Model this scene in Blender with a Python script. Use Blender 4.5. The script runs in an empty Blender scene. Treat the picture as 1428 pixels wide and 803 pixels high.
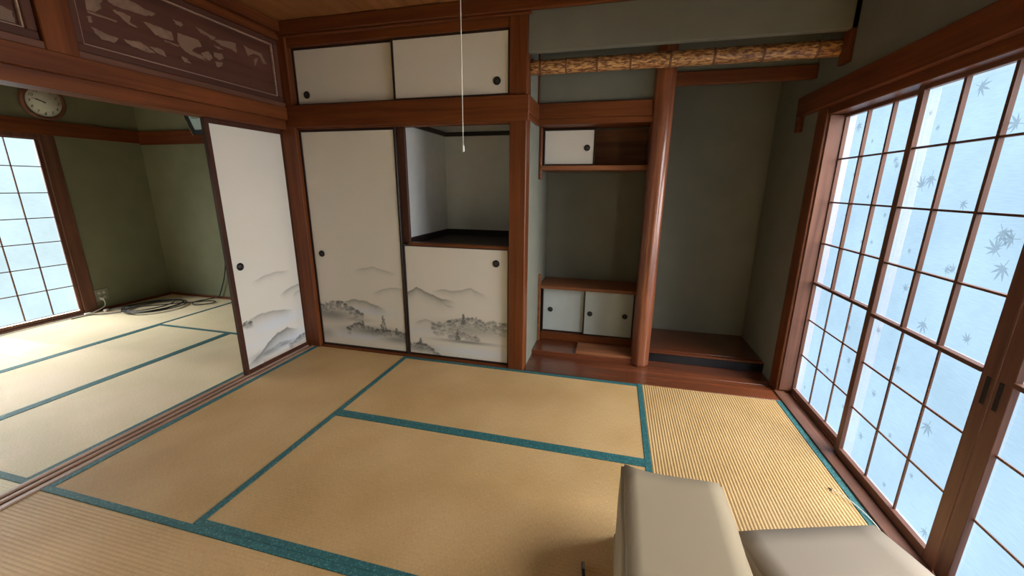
import bpy, bmesh, math, random
import numpy as np
from mathutils import Vector, Matrix, noise

SC = bpy.context.scene
COL = SC.collection
random.seed(7)

# ------------------------------------------------------------------ camera, sky, daylight, exposure
cam_d = bpy.data.cameras.new('camera')
cam = bpy.data.objects.new('camera', cam_d); COL.objects.link(cam)
cam.location = (2.4717, -2.6951, 1.3347)
cam.rotation_euler = (math.radians(75.797), math.radians(-0.447), math.radians(14.392))
cam_d.sensor_width = 36.0
cam_d.lens = 555.09 / 1428 * 36
cam_d.clip_start = 0.02
SC.camera = cam

world = bpy.data.worlds.new('overcast_sky'); SC.world = world
world.use_nodes = True
wb = world.node_tree.nodes['Background']
wb.inputs[0].default_value = (0.78, 0.90, 1.0, 1)
wb.inputs[1].default_value = 0.18

def area(name, loc, target, sx, sy, watts, color):
    l = bpy.data.lights.new(name, 'AREA'); l.shape = 'RECTANGLE'
    l.size, l.size_y, l.energy, l.color = sx, sy, watts, color
    o = bpy.data.objects.new(name, l); COL.objects.link(o)
    o.location = loc
    d = Vector(target) - Vector(loc)
    o.rotation_euler = d.to_track_quat('-Z', 'Y').to_euler()
    return o
area('window_right_offscreen', (5.2, -1.15, 2.6), (1.0, -1.25, 1.2), 2.8, 4.2, 11000, (1.0, 0.98, 0.94))
area('window_far_left_offscreen', (-4.7, -1.5, 3.1), (-1.0, -1.2, 0.2), 3.4, 2.8, 11500, (1.0, 0.985, 0.93))

SC.view_settings.view_transform = 'Standard'
SC.view_settings.look = 'None'
SC.view_settings.exposure = 1.3
SC.view_settings.gamma = 1.0
SC.view_settings.use_curve_mapping = False

# ------------------------------------------------------------------ materials
def nt(name):
    m = bpy.data.materials.new(name); m.use_nodes = True
    n = m.node_tree.nodes; l = m.node_tree.links
    return m, n, l, n['Principled BSDF']

def add(n, t, **k):
    x = n.new(t)
    for a, b in k.items(): setattr(x, a, b)
    return x

def ramp(n, stops):
    r = n.new('ShaderNodeValToRGB')
    e = r.color_ramp.elements
    while len(e) < len(stops): e.new(0.5)
    for el, (p, c) in zip(e, stops):
        el.position = p; el.color = (*c, 1)
    return r

def simple(name, col, rough=0.6, metal=0.0, spec=0.5, var=0.0, scale=12.0, bump=0.0, bscale=200.0):
    m, n, l, p = nt(name)
    p.inputs['Base Color'].default_value = (*col, 1)
    p.inputs['Roughness'].default_value = rough
    p.inputs['Metallic'].default_value = metal
    p.inputs['Specular IOR Level'].default_value = spec
    tc = add(n, 'ShaderNodeTexCoord')
    if var > 0:
        t = add(n, 'ShaderNodeTexNoise'); t.inputs['Scale'].default_value = scale; t.inputs['Detail'].default_value = 5
        l.new(tc.outputs['Object'], t.inputs['Vector'])
        r = ramp(n, [(0.3, tuple(c * (1 - var) for c in col)), (0.7, tuple(min(1, c * (1 + var)) for c in col))])
        l.new(t.outputs['Fac'], r.inputs[0]); l.new(r.outputs[0], p.inputs['Base Color'])
    if bump > 0:
        t = add(n, 'ShaderNodeTexNoise'); t.inputs['Scale'].default_value = bscale; t.inputs['Detail'].default_value = 3
        l.new(tc.outputs['Object'], t.inputs['Vector'])
        b = add(n, 'ShaderNodeBump'); b.inputs['Strength'].default_value = bump; b.inputs['Distance'].default_value = 0.002
        l.new(t.outputs['Fac'], b.inputs['Height']); l.new(b.outputs[0], p.inputs['Normal'])
    return m

def wood(name, dark, light, axis='z', rough=0.42, spec=0.28, grain=26.0, coat=0.0):
    """Grain runs along the named axis."""
    m, n, l, p = nt(name)
    tc = add(n, 'ShaderNodeTexCoord'); mp = add(n, 'ShaderNodeMapping')
    s = [grain, grain, grain]; s['xyz'.index(axis)] = grain * 0.045
    mp.inputs['Scale'].default_value = s
    l.new(tc.outputs['Object'], mp.inputs['Vector'])
    t = add(n, 'ShaderNodeTexNoise'); t.inputs['Scale'].default_value = 1.0; t.inputs['Detail'].default_value = 6
    t.inputs['Roughness'].default_value = 0.62; t.inputs['Distortion'].default_value = 0.5
    l.new(mp.outputs[0], t.inputs['Vector'])
    t2 = add(n, 'ShaderNodeTexNoise'); t2.inputs['Scale'].default_value = 1.7; t2.inputs['Detail'].default_value = 2
    l.new(tc.outputs['Object'], t2.inputs['Vector'])
    mid = tuple((a + b) / 2 for a, b in zip(dark, light))
    r = ramp(n, [(0.28, dark), (0.5, mid), (0.72, light)])
    l.new(t.outputs['Fac'], r.inputs[0])
    r2 = ramp(n, [(0.3, (0.82,) * 3), (0.7, (1.1,) * 3)])
    l.new(t2.outputs['Fac'], r2.inputs[0])
    mx = add(n, 'ShaderNodeMix', data_type='RGBA', blend_type='MULTIPLY'); mx.inputs[0].default_value = 1
    l.new(r.outputs[0], mx.inputs[6]); l.new(r2.outputs[0], mx.inputs[7])
    l.new(mx.outputs[2], p.inputs['Base Color'])
    p.inputs['Roughness'].default_value = rough; p.inputs['Specular IOR Level'].default_value = spec
    p.inputs['Coat Weight'].default_value = coat; p.inputs['Coat Roughness'].default_value = 0.25
    b = add(n, 'ShaderNodeBump'); b.inputs['Strength'].default_value = 0.15; b.inputs['Distance'].default_value = 0.002
    l.new(t.outputs['Fac'], b.inputs['Height']); l.new(b.outputs[0], p.inputs['Normal'])
    return m

RD, RL = (0.085, 0.0195, 0.0050), (0.20, 0.056, 0.0145)
W = {a: wood('red_cedar_' + a, RD, RL, a) for a in 'xyz'}
WS = {a: wood('window_cedar_' + a, (0.085, 0.034, 0.022), (0.20, 0.085, 0.052), a) for a in 'xyz'}
WR = {a: wood('transom_wood_' + a, (0.060, 0.022, 0.014), (0.125, 0.048, 0.030), a, grain=14) for a in 'xyz'}
W_FLOOR = wood('polished_floor_wood', (0.070, 0.018, 0.007), (0.17, 0.048, 0.020), 'x', rough=0.22, spec=0.5, grain=12, coat=0.4)
W_SHELF = wood('shelf_wood', (0.15, 0.050, 0.020), (0.34, 0.13, 0.055), 'x', rough=0.4)
W_PILLAR = wood('polished_log', (0.13, 0.034, 0.012), (0.30, 0.095, 0.040), 'z', rough=0.33, spec=0.5, grain=40, coat=0.3)
W_CEIL = wood('ceiling_cedar', (0.18, 0.068, 0.017), (0.35, 0.15, 0.050), 'y', rough=0.55, grain=16)
W_SILL = wood('track_wood', (0.26, 0.145, 0.095), (0.54, 0.36, 0.27), 'y', rough=0.38)  # pale worn wood, base lightened further to carry the track's sheen
LACQ = simple('dark_lacquer_frame', (0.022, 0.010, 0.008), 0.32, spec=0.5)
LACQ_W = wood('brown_lacquer_frame', (0.040, 0.014, 0.009), (0.095, 0.036, 0.022), 'z', rough=0.35)
BLACK = simple('black_lacquer', (0.008, 0.009, 0.012), 0.25)
PULL = simple('black_metal_pull', (0.012, 0.010, 0.010), 0.4, metal=0.4)
PULL_IN = simple('pull_recess', (0.030, 0.024, 0.020), 0.5)
PLASTER = simple('green_sand_plaster', (0.20, 0.205, 0.135), 0.95, spec=0.1, var=0.07, scale=5, bump=0.25, bscale=320)
PLASTER_A = simple('alcove_sand_plaster', (0.190, 0.182, 0.142), 0.95, spec=0.1, var=0.06, scale=5, bump=0.25, bscale=320)
WHITEWALL = simple('closet_white_board', (0.69, 0.69, 0.68), 0.8, var=0.03)
CLOSET_DARK = wood('closet_dark_wood', (0.016, 0.010, 0.009), (0.038, 0.024, 0.020), 'x', rough=0.5)
PAPER = simple('cream_fusuma_paper', (0.72, 0.668, 0.590), 0.88, spec=0.15, var=0.025, scale=3, bump=0.05, bscale=500)
SILVER = simple('silver_grey_paper', (0.48, 0.52, 0.50), 0.55, spec=0.3, var=0.04, scale=8)
WHITE_P = simple('white_plastic', (0.74, 0.72, 0.66), 0.4)
CREAM_P = simple('cream_plastic', (0.60, 0.56, 0.46), 0.45)
CABLE = simple('black_rubber_cable', (0.012, 0.012, 0.012), 0.45)
DIAL = simple('clock_dial', (0.72, 0.72, 0.66), 0.5)
INK = simple('black_print', (0.02, 0.02, 0.025), 0.6)
GLASSBLUE = simple('pale_print', (0.46, 0.60, 0.62), 0.3, var=0.15, scale=6)
FILL_TAN = simple('tan_opening_fill', (0.22, 0.125, 0.078), 0.6, var=0.2, scale=30)  # tone of the room behind, on solid fills of the transom openings
CLOTH = simple('beige_grey_cloth', (0.29, 0.228, 0.152), 0.92, spec=0.1, var=0.03, scale=3)
CLOTH2 = simple('grey_taupe_cloth', (0.26, 0.212, 0.165), 0.92, spec=0.1, var=0.03, scale=3)
LAMP_W = simple('lamp_white_plastic', (0.75, 0.75, 0.73), 0.35)
OUTER = simple('outer_board', (0.3, 0.27, 0.23), 0.9)

def pane_mat(name, emit, trans):
    m, n, l, p = nt(name)
    n.remove(p)
    out = n['Material Output']
    tc = add(n, 'ShaderNodeTexCoord')
    t = add(n, 'ShaderNodeTexNoise'); t.inputs['Scale'].default_value = 2.2; t.inputs['Detail'].default_value = 3
    l.new(tc.outputs['Object'], t.inputs['Vector'])
    r = ramp(n, [(0.3, tuple(e * 0.88 for e in emit)), (0.7, tuple(e * 1.10 for e in emit))])
    l.new(t.outputs['Fac'], r.inputs[0])
    # fibres of the paper
    mp = add(n, 'ShaderNodeMapping'); mp.inputs['Scale'].default_value = (20, 20, 260)
    l.new(tc.outputs['Object'], mp.inputs['Vector'])
    f = add(n, 'ShaderNodeTexNoise'); f.inputs['Scale'].default_value = 1; f.inputs['Detail'].default_value = 3
    l.new(mp.outputs[0], f.inputs['Vector'])
    fr = ramp(n, [(0.35, (0.95,) * 3), (0.65, (1.04,) * 3)])
    l.new(f.outputs['Fac'], fr.inputs[0])
    mx = add(n, 'ShaderNodeMix', data_type='RGBA', blend_type='MULTIPLY'); mx.inputs[0].default_value = 1
    l.new(r.outputs[0], mx.inputs[6]); l.new(fr.outputs[0], mx.inputs[7])
    em = add(n, 'ShaderNodeEmission'); l.new(mx.outputs[2], em.inputs[0]); em.inputs[1].default_value = 1
    tr = add(n, 'ShaderNodeBsdfTransparent'); tr.inputs[0].default_value = (0.96, 0.98, 1, 1)
    mix = add(n, 'ShaderNodeMixShader'); mix.inputs[0].default_value = trans
    l.new(em.outputs[0], mix.inputs[1]); l.new(tr.outputs[0], mix.inputs[2])
    l.new(mix.outputs[0], out.inputs[0])
    return m
PANE = pane_mat('daylit_paper', (0.235, 0.345, 0.44), 0.14)
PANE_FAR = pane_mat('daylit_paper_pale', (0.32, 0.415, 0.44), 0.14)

def leaf_mat():
    m, n, l, p = nt('pressed_leaf')
    p.inputs['Base Color'].default_value = (0.06, 0.12, 0.20, 1); p.inputs['Roughness'].default_value = 0.9
    tr = add(n, 'ShaderNodeBsdfTransparent')
    mix = add(n, 'ShaderNodeMixShader'); mix.inputs[0].default_value = 0.80
    l.new(p.outputs[0], mix.inputs[1]); l.new(tr.outputs[0], mix.inputs[2])
    l.new(mix.outputs[0], n['Material Output'].inputs[0])
    return m
LEAF = leaf_mat()

def tatami_mat_shader(name, rib, base, old):
    """rib: axis the rush ribs run along."""
    m, n, l, p = nt(name)
    tc = add(n, 'ShaderNodeTexCoord')
    mp = add(n, 'ShaderNodeMapping')
    s = [330.0, 330.0, 1.0]; s['xy'.index(rib)] = 60.0          # single rushes cross the ribs
    s = [60.0, 330.0, 1.0] if rib == 'y' else [330.0, 60.0, 1.0]
    mp.inputs['Scale'].default_value = s
    l.new(tc.outputs['Object'], mp.inputs['Vector'])
    t = add(n, 'ShaderNodeTexNoise'); t.inputs['Scale'].default_value = 1; t.inputs['Detail'].default_value = 2
    l.new(mp.outputs[0], t.inputs['Vector'])
    r = ramp(n, [(0.3, tuple(c * 0.86 for c in base)), (0.7, tuple(min(1, c * 1.12) for c in base))])
    l.new(t.outputs['Fac'], r.inputs[0])
    t2 = add(n, 'ShaderNodeTexNoise'); t2.inputs['Scale'].default_value = 2.3; t2.inputs['Detail'].default_value = 4
    l.new(tc.outputs['Object'], t2.inputs['Vector'])
    r2 = ramp(n, [(0.35, old), (0.65, (1.05, 1.05, 1.06))])
    l.new(t2.outputs['Fac'], r2.inputs[0])
    mx = add(n, 'ShaderNodeMix', data_type='RGBA', blend_type='MULTIPLY'); mx.inputs[0].default_value = 1
    l.new(r.outputs[0], mx.inputs[6]); l.new(r2.outputs[0], mx.inputs[7])
    l.new(mx.outputs[2], p.inputs['Base Color'])
    p.inputs['Roughness'].default_value = 0.55; p.inputs['Specular IOR Level'].default_value = 0.35
    b = add(n, 'ShaderNodeBump'); b.inputs['Strength'].default_value = 0.3; b.inputs['Distance'].default_value = 0.001
    l.new(t.outputs['Fac'], b.inputs['Height']); l.new(b.outputs[0], p.inputs['Normal'])
    return m
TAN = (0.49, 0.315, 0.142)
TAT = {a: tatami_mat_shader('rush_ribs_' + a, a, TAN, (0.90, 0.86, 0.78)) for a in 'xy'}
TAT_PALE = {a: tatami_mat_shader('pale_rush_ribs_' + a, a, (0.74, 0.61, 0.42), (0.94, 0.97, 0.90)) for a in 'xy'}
CORE = simple('mat_core', (0.22, 0.16, 0.08), 0.9)

def heri_mat():
    m, n, l, p = nt('teal_brocade')
    tc = add(n, 'ShaderNodeTexCoord')
    v = add(n, 'ShaderNodeTexVoronoi'); v.inputs['Scale'].default_value = 95
    l.new(tc.outputs['Object'], v.inputs['Vector'])
    r = ramp(n, [(0.0, (0.20, 0.42, 0.36)), (0.24, (0.026, 0.135, 0.140)), (0.7, (0.012, 0.080, 0.085))])
    l.new(v.outputs['Distance'], r.inputs[0]); l.new(r.outputs[0], p.inputs['Base Color'])
    p.inputs['Roughness'].default_value = 0.6
    return m
HERI = heri_mat()

def bamboo_mat():
    m, n, l, p = nt('mottled_bamboo')
    tc = add(n, 'ShaderNodeTexCoord'); mp = add(n, 'ShaderNodeMapping'); mp.inputs['Scale'].default_value = (24, 95, 95)
    l.new(tc.outputs['Object'], mp.inputs['Vector'])
    t = add(n, 'ShaderNodeTexNoise'); t.inputs['Scale'].default_value = 1; t.inputs['Detail'].default_value = 8; t.inputs['Roughness'].default_value = 0.7
    l.new(mp.outputs[0], t.inputs['Vector'])
    r = ramp(n, [(0.43, (0.13, 0.042, 0.016)), (0.50, (0.34, 0.15, 0.055)), (0.58, (0.66, 0.37, 0.145))])
    l.new(t.outputs['Fac'], r.inputs[0]); l.new(r.outputs[0], p.inputs['Base Color'])
    p.inputs['Roughness'].default_value = 0.35
    return m
BAMBOO = bamboo_mat()

def ink_paper():
    m, n, l, p = nt('painted_fusuma_paper')
    a = add(n, 'ShaderNodeVertexColor'); a.layer_name = 'ink'
    tc = add(n, 'ShaderNodeTexCoord')
    t = add(n, 'ShaderNodeTexNoise'); t.inputs['Scale'].default_value = 3; t.inputs['Detail'].default_value = 5
    l.new(tc.outputs['Object'], t.inputs['Vector'])
    r = ramp(n, [(0.3, (0.97,) * 3), (0.7, (1.0,) * 3)]); l.new(t.outputs['Fac'], r.inputs[0])
    mx = add(n, 'ShaderNodeMix', data_type='RGBA', blend_type='MULTIPLY'); mx.inputs[0].default_value = 1
    l.new(a.outputs[0], mx.inputs[6]); l.new(r.outputs[0], mx.inputs[7]); l.new(mx.outputs[2], p.inputs['Base Color'])
    p.inputs['Roughness'].default_value = 0.88; p.inputs['Specular IOR Level'].default_value = 0.15
    return m
INK_PAPER = ink_paper()

# ------------------------------------------------------------------ geometry helpers
class Ob:                                                   # world-space builder: one mesh, many boxes
    def __init__(self): self.bm = bmesh.new()
    def box(self, x0, x1, y0, y1, z0, z1, bev=0.0):
        a = [min(x0, x1), min(y0, y1), min(z0, z1)]; b = [max(x0, x1), max(y0, y1), max(z0, z1)]
        vs = [self.bm.verts.new((b[0] if i & 1 else a[0], b[1] if i & 2 else a[1], b[2] if i & 4 else a[2])) for i in range(8)]
        fs = [self.bm.faces.new([vs[i] for i in f]) for f in ((0, 2, 3, 1), (4, 5, 7, 6), (0, 1, 5, 4), (2, 6, 7, 3), (0, 4, 6, 2), (1, 3, 7, 5))]
        if bev > 0:
            es = {e for f in fs for e in f.edges}
            bmesh.ops.bevel(self.bm, geom=list(es), offset=bev, segments=1, affect='EDGES')
        return self
    def poly_prism(self, pts, axis, a, b):
        """pts: 2-D outline in the plane normal to axis, extruded from a to b."""
        def P(u, v, w): return {'x': (w, u, v), 'y': (u, w, v), 'z': (u, v, w)}[axis]
        A = [self.bm.verts.new(P(u, v, a)) for u, v in pts]; B = [self.bm.verts.new(P(u, v, b)) for u, v in pts]
        self.bm.faces.new(A); self.bm.faces.new(B[::-1])
        k = len(pts)
        for i in range(k): self.bm.faces.new((A[i], B[i], B[(i + 1) % k], A[(i + 1) % k]))
        return self
    def lathe(self, prof, axis='z', c=(0, 0, 0), n=32, smooth=True, wob=None):
        """prof: (radius, height) along axis; radius 0 closes."""
        rings = []
        for r, h in prof:
            ring = []
            for i in range(n):
                t = 2 * math.pi * i / n
                rr = r * (wob(t, h) if wob else 1)
                u, v = rr * math.cos(t), rr * math.sin(t)
                p = {'z': (u, v, h), 'x': (h, u, v), 'y': (u, h, v)}[axis]
                ring.append(self.bm.verts.new((p[0] + c[0], p[1] + c[1], p[2] + c[2])))
            rings.append(ring)
        for a, b in zip(rings, rings[1:]):
            for i in range(n):
                f = self.bm.faces.new((a[i], a[(i + 1) % n], b[(i + 1) % n], b[i])); f.smooth = smooth
        self.bm.faces.new(rings[0][::-1]); self.bm.faces.new(rings[-1])
        return self
    def tube(self, pts, r, n=8):
        P = [Vector(p) for p in pts]; prev = None; up = Vector((0.03, 0.02, 1)).normalized()
        for i, p in enumerate(P):
            d = (P[min(i + 1, len(P) - 1)] - P[max(i - 1, 0)]).normalized()
            s = d.cross(up)
            if s.length < 1e-3: s = d.cross(Vector((1, 0, 0)))
            s.normalize(); w = s.cross(d)
            ring = [self.bm.verts.new(p + r * (math.cos(2 * math.pi * k / n) * s + math.sin(2 * math.pi * k / n) * w)) for k in range(n)]
            if prev:
                for k in range(n):
                    f = self.bm.faces.new((prev[k], prev[(k + 1) % n], ring[(k + 1) % n], ring[k])); f.smooth = True
            else: self.bm.faces.new(ring[::-1])
            prev = ring
        self.bm.faces.new(prev)
        return self
    def make(self, name, mat, parent=None, base=None, label=None):
        bmesh.ops.recalc_face_normals(self.bm, faces=self.bm.faces[:])
        me = bpy.data.meshes.new(name)
        o = bpy.data.objects.new(name, me); COL.objects.link(o)
        root = parent
        off = Vector((0, 0, 0))
        while root is not None:
            off += root.location; root = root.parent
        if parent is None:
            if base is None:
                cs = [v.co for v in self.bm.verts]
                lo = [min(c[i] for c in cs) for i in range(3)]; hi = [max(c[i] for c in cs) for i in range(3)]
                base = ((lo[0] + hi[0]) / 2, (lo[1] + hi[1]) / 2, lo[2])
            off = Vector(base); o.location = base
        else:
            o.parent = parent
        for v in self.bm.verts: v.co -= off
        self.bm.to_mesh(me); self.bm.free()
        me.materials.append(mat)
        if label: o['label'] = label
        return o

def B(*a, bev=0.0): return Ob().box(*a, bev=bev)

def tag(o, label, cat=None, group=None, kind=None):
    o['label'] = label
    if cat: o['category'] = cat
    if group: o['group'] = group
    if kind: o['kind'] = kind
    return o

def struct(o, label=None):
    o['kind'] = 'structure'
    if label: o['label'] = label
    return o

def thing(name, base, label, cat, group=None):
    o = bpy.data.objects.new(name, None); COL.objects.link(o)
    o.empty_display_size = 0.05
    o.location = base
    return tag(o, label, cat, group)

def sboxes(name, mat, boxes, label=None, bev=0.0):
    ob = Ob()
    for b in boxes: ob.box(*b, bev=bev)
    return struct(ob.make(name, mat), label)

def copy_tree(o, parent=None, loc=None):
    c = o.copy(); COL.objects.link(c)
    if parent is not None: c.parent = parent
    if loc is not None: c.location = loc
    for ch in [k for k in bpy.data.objects if k.parent == o]: copy_tree(ch, c)
    return c

# ------------------------------------------------------------------ room shell
FX0 = -2.90; XR = 3.62; YB = -3.55; ZC = 2.45
sboxes('floor', OUTER, [(FX0 - 0.06, 3.735, YB - 0.08, 1.10, -0.15, -0.056)])

def ceiling(name, x0, x1, y0, y1):
    c = sboxes(name, W_CEIL, [(x0, x1, y0, y1, ZC + 0.012, ZC + 0.06)])
    w = 0.445; x = x0; k = 0
    while x < x1 - 0.02:
        xe = min(x + w, x1)
        ob = Ob()
        ob.poly_prism([(x - 0.012, ZC), (xe + 0.006, ZC - 0.0 + 0.006), (xe + 0.006, ZC + 0.014), (x - 0.012, ZC + 0.010)], 'y', y0 + 0.001 * (k % 2), y1)
        ob.make('ceiling_board', W_CEIL, c)
        x = xe; k += 1
    return c
ceiling('ceiling', 0.0, XR, YB, 0.0)
ceiling('ceiling.001', -2.95, -0.03, -2.7, 1.0)

# far room (through the left opening)
FX, FY = -2.90, 0.95
sboxes('wall_far_back', PLASTER, [(FX - 0.1, -0.07, FY, FY + 0.08, -0.06, ZC + 0.02)])
sboxes('wall_far_left', PLASTER, [(FX - 0.1, FX, 0.19, FY, -0.06, ZC + 0.02), (FX - 0.1, FX, -2.75, 0.19, 1.92, ZC + 0.02), (FX - 0.1, FX, -2.86, -2.655, -0.06, 1.93)])
sboxes('wall_far_front', PLASTER, [(FX - 0.1, -0.07, -2.85, -2.75, -0.06, ZC + 0.02)])
sboxes('wall_far_right', PLASTER, [(-0.10, -0.075, 0.03, FY, -0.06, ZC + 0.02)])
sboxes('baseboard_far_back', W['x'], [(FX, -0.1, FY - 0.02, FY, -0.02, 0.022)], bev=0.002)
sboxes('baseboard_far_left', W['y'], [(FX, FX + 0.02, 0.19, FY - 0.02, -0.02, 0.022)], bev=0.002)
sboxes('trim_1', W['y'], [(FX, FX + 0.03, -2.75, FY, 1.785, 1.92)], 'red-brown rail above the far room window', bev=0.004)
sboxes('trim_2', W['x'], [(FX + 0.03, -0.1, FY - 0.03, FY, 1.77, 1.915)], 'red-brown rail along the far room back wall', bev=0.004)
w2 = struct(Ob().box(FX - 0.06, FX + 0.02, 0.075, 0.19, 0.0, 1.785, bev=0.004).box(FX - 0.08, FX + 0.022, -2.75, 0.075, 1.745, 1.785, bev=0.003).box(FX - 0.08, FX + 0.03, -2.75, 0.19, -0.05, 0.012, bev=0.003).make('window_2', WS['z']), 'red-brown frame of the far room window')

# closet wall of the main room
sboxes('trim_3', W['z'], [(-0.07, 0.105, -0.022, 0.08, -0.05, ZC + 0.01)], 'corner post between sliding doors', bev=0.004)
sboxes('trim_4', W['z'], [(1.762, 1.877, -0.012, 0.10, -0.05, ZC + 0.01)], 'square red-brown post between closet and alcove', bev=0.004)
sboxes('trim_5', W['x'], [(0.045, 1.893, -0.032, 0.0, 1.752, 1.905), (0.105, 1.762, -0.004, 0.07, 1.742, 1.912)], 'wide red-brown rail between upper and lower closet doors', bev=0.004)
sboxes('trim_6', W['x'], [(0.05, 2.60, -0.045, -0.01, 2.368, ZC), (0.05, 1.90, -0.030, 0.0, 2.352, 2.368)], 'red-brown ceiling moulding over the closet', bev=0.004)
sboxes('trim_7', W['x'], [(0.105, 1.762, -0.006, 0.08, 2.298, 2.37)], 'head rail above the upper closet doors', bev=0.003)
sboxes('trim_8', W['x'], [(0.105, 1.762, -0.004, 0.075, -0.05, 0.014)], 'red-brown closet door sill', bev=0.003)
# closet box
sboxes('wall_closet', WHITEWALL, [(0.90, 0.92, 0.085, 0.88, 0.86, 2.30), (0.90, 1.80, 0.88, 0.90, 0.86, 2.30), (1.79, 1.81, 0.10, 0.88, 0.86, 2.30), (0.90, 1.80, 0.09, 0.90, 1.83, 1.85)])
sboxes('wall_closet_outer', OUTER, [(-0.07, 1.81, 0.90, 0.93, -0.05, ZC), (-0.07, 0.9, 0.10, 0.12, 1.9, 2.35)])
sboxes('trim_9', CLOSET_DARK, [(0.92, 1.79, 0.862, 0.88, 1.775, 1.81), (0.92, 0.938, 0.09, 0.862, 1.775, 1.81), (0.92, 1.79, 0.862, 0.88, 0.88, 0.945), (0.92, 0.938, 0.09, 0.862, 0.88, 0.945)], 'dark rails around the closet inside')
sboxes('trim_10', CLOSET_DARK, [(0.92, 1.79, 0.075, 0.88, 0.872, 0.892)], 'dark closet shelf deck')

# left partition: sill, head rails, transom posts
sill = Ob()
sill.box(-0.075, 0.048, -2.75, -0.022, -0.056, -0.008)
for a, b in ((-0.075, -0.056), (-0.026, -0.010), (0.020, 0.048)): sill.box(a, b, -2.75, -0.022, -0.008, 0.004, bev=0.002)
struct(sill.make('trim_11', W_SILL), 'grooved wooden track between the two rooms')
sboxes('trim_12', W['y'], [(-0.085, 0.040, -2.9, -0.022, 1.738, 1.805)], 'grooved head rail over the partition doors', bev=0.003)
sboxes('trim_13', W['y'], [(0.020, 0.066, -2.9, -0.032, 1.803, 1.892)], 'red-brown rail under the transom panels', bev=0.004)
sboxes('trim_14', WS['y'], [(-0.06, 0.052, -2.9, -0.02, 1.890, 1.925)], 'greyish ledge under the transom panels', bev=0.003)
sboxes('trim_15', W['z'], [(-0.06, 0.060, -1.345, -1.228, 1.88, ZC)], 'post between the two carved transoms', bev=0.004)
sboxes('trim_16', W['y'], [(-0.06, 0.056, -2.9, -0.02, 2.335, 2.385), (0.03, 0.095, YB, -0.03, 2.385, ZC)], 'red-brown moulding over the transoms', bev=0.004)
sboxes('wall_left', PLASTER, [(-0.07, 0.03, YB, -2.75, -0.06, ZC), (-0.07, 0.0, -2.75, 0.0, 2.385, ZC + 0.02)])

# rear wall behind the camera
sboxes('wall_back', PLASTER, [(-0.07, XR + 0.1, YB - 0.08, YB, -0.06, ZC)])

# right wall
sboxes('wall_right', PLASTER_A, [(XR, XR + 0.09, YB, 1.05, 1.80, ZC + 0.02), (XR, XR + 0.09, 0.25, 1.05, -0.06, 1.80), (XR, XR + 0.09, YB, -2.70, -0.06, 1.80)])
sboxes('trim_17', W['z'], [(XR - 0.012, 3.76, 0.135, 0.255, -0.05, 1.80)], 'post beside the shoji', bev=0.004)
sboxes('trim_18', WS['z'], [(XR + 0.004, 3.70, 0.125, 0.137, 0.02, 1.75)], 'narrow jamb strip beside the shoji', bev=0.002)
sboxes('trim_19', W['y'], [(XR - 0.035, XR, YB, 0.52, 1.795, 1.915)], 'rail above the shoji', bev=0.004)
sboxes('trim_20', W['y'], [(XR - 0.004, 3.77, -2.70, 0.135, 1.752, 1.797)], 'grooved head rail of the shoji', bev=0.003)
sboxes('trim_21', W['x'], [(XR - 0.03, XR, 0.47, 0.525, 1.70, 1.80)], 'small bracket under the rail end', bev=0.003)
sl = Ob().box(3.600, 3.738, -2.70, 0.135, -0.056, 0.000, bev=0.003)
sl.box(3.600, 3.660, -2.70, 0.135, -0.01, 0.010, bev=0.002).box(3.693, 3.697, -2.70, 0.135, -0.01, 0.006)
struct(sl.make('window_1', WS['y']), 'grooved wooden sill of the shoji window')

# alcove shell
sboxes('wall_alcove_left', PLASTER_A, [(1.815, 1.877, 0.10, 0.92, -0.06, ZC)])
sboxes('wall_alcove_back', PLASTER_A, [(1.877, 2.70, 0.90, 0.96, -0.06, 1.9), (2.70, 2.765, 0.40, 1.06, -0.06, ZC), (2.765, XR, 1.0, 1.06, -0.06, ZC)])
sboxes('wall_alcove_upper', PLASTER_A, [(1.877, 2.70, 0.36, 0.40, 1.90, ZC), (2.78, XR, 0.41, 0.45, 2.06, ZC)])
sboxes('wall_hanging', PLASTER_A, [(1.877, XR, 0.0, 0.045, 2.148, ZC)], bev=0.003)
sboxes('ceiling.002', OUTER, [(-0.10, XR + 0.1, 0.0, 1.06, ZC + 0.004, ZC + 0.04)])
sboxes('trim_22', W['x'], [(1.875, 2.665, 0.318, 0.362, 1.812, 1.912), (1.875, 2.68, 0.326, 0.56, 1.770, 1.812)], 'red-brown rail over the alcove shelves', bev=0.004)
sboxes('trim_23', W['y'], [(1.872, 1.896, -0.030, 0.322, 1.80, 1.905), (1.872, 1.888, -0.01, 0.33, 1.765, 1.80)], 'rail wrapping round the post into the alcove', bev=0.004)
sboxes('trim_24', W['x'], [(2.775, XR, 0.385, 0.425, 2.000, 2.082)], 'red-brown lintel over the tokonoma recess', bev=0.004)
sboxes('trim_25', W['z'], [(1.877, 1.890, 0.345, 0.360, 1.91, 2.40)], 'thin corner strip above the alcove rail', bev=0.001)
sboxes('trim_26', W['z'], [(XR - 0.028, XR, 0.0, 0.085, 1.99, ZC)], 'upright at the end of the hanging wall', bev=0.003)

# alcove floor boards at mat level
fb = sboxes('floor_alcove', W_FLOOR, [(1.877, XR, 0.004, 1.0, -0.06, -0.012)])
for y0, y1 in ((0.004, 0.21), (0.2115, 0.47)):
    B(1.877, XR, y0, y1, -0.02, 0.0, bev=0.0012).make('floor_board', W_FLOOR, fb)
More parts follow.
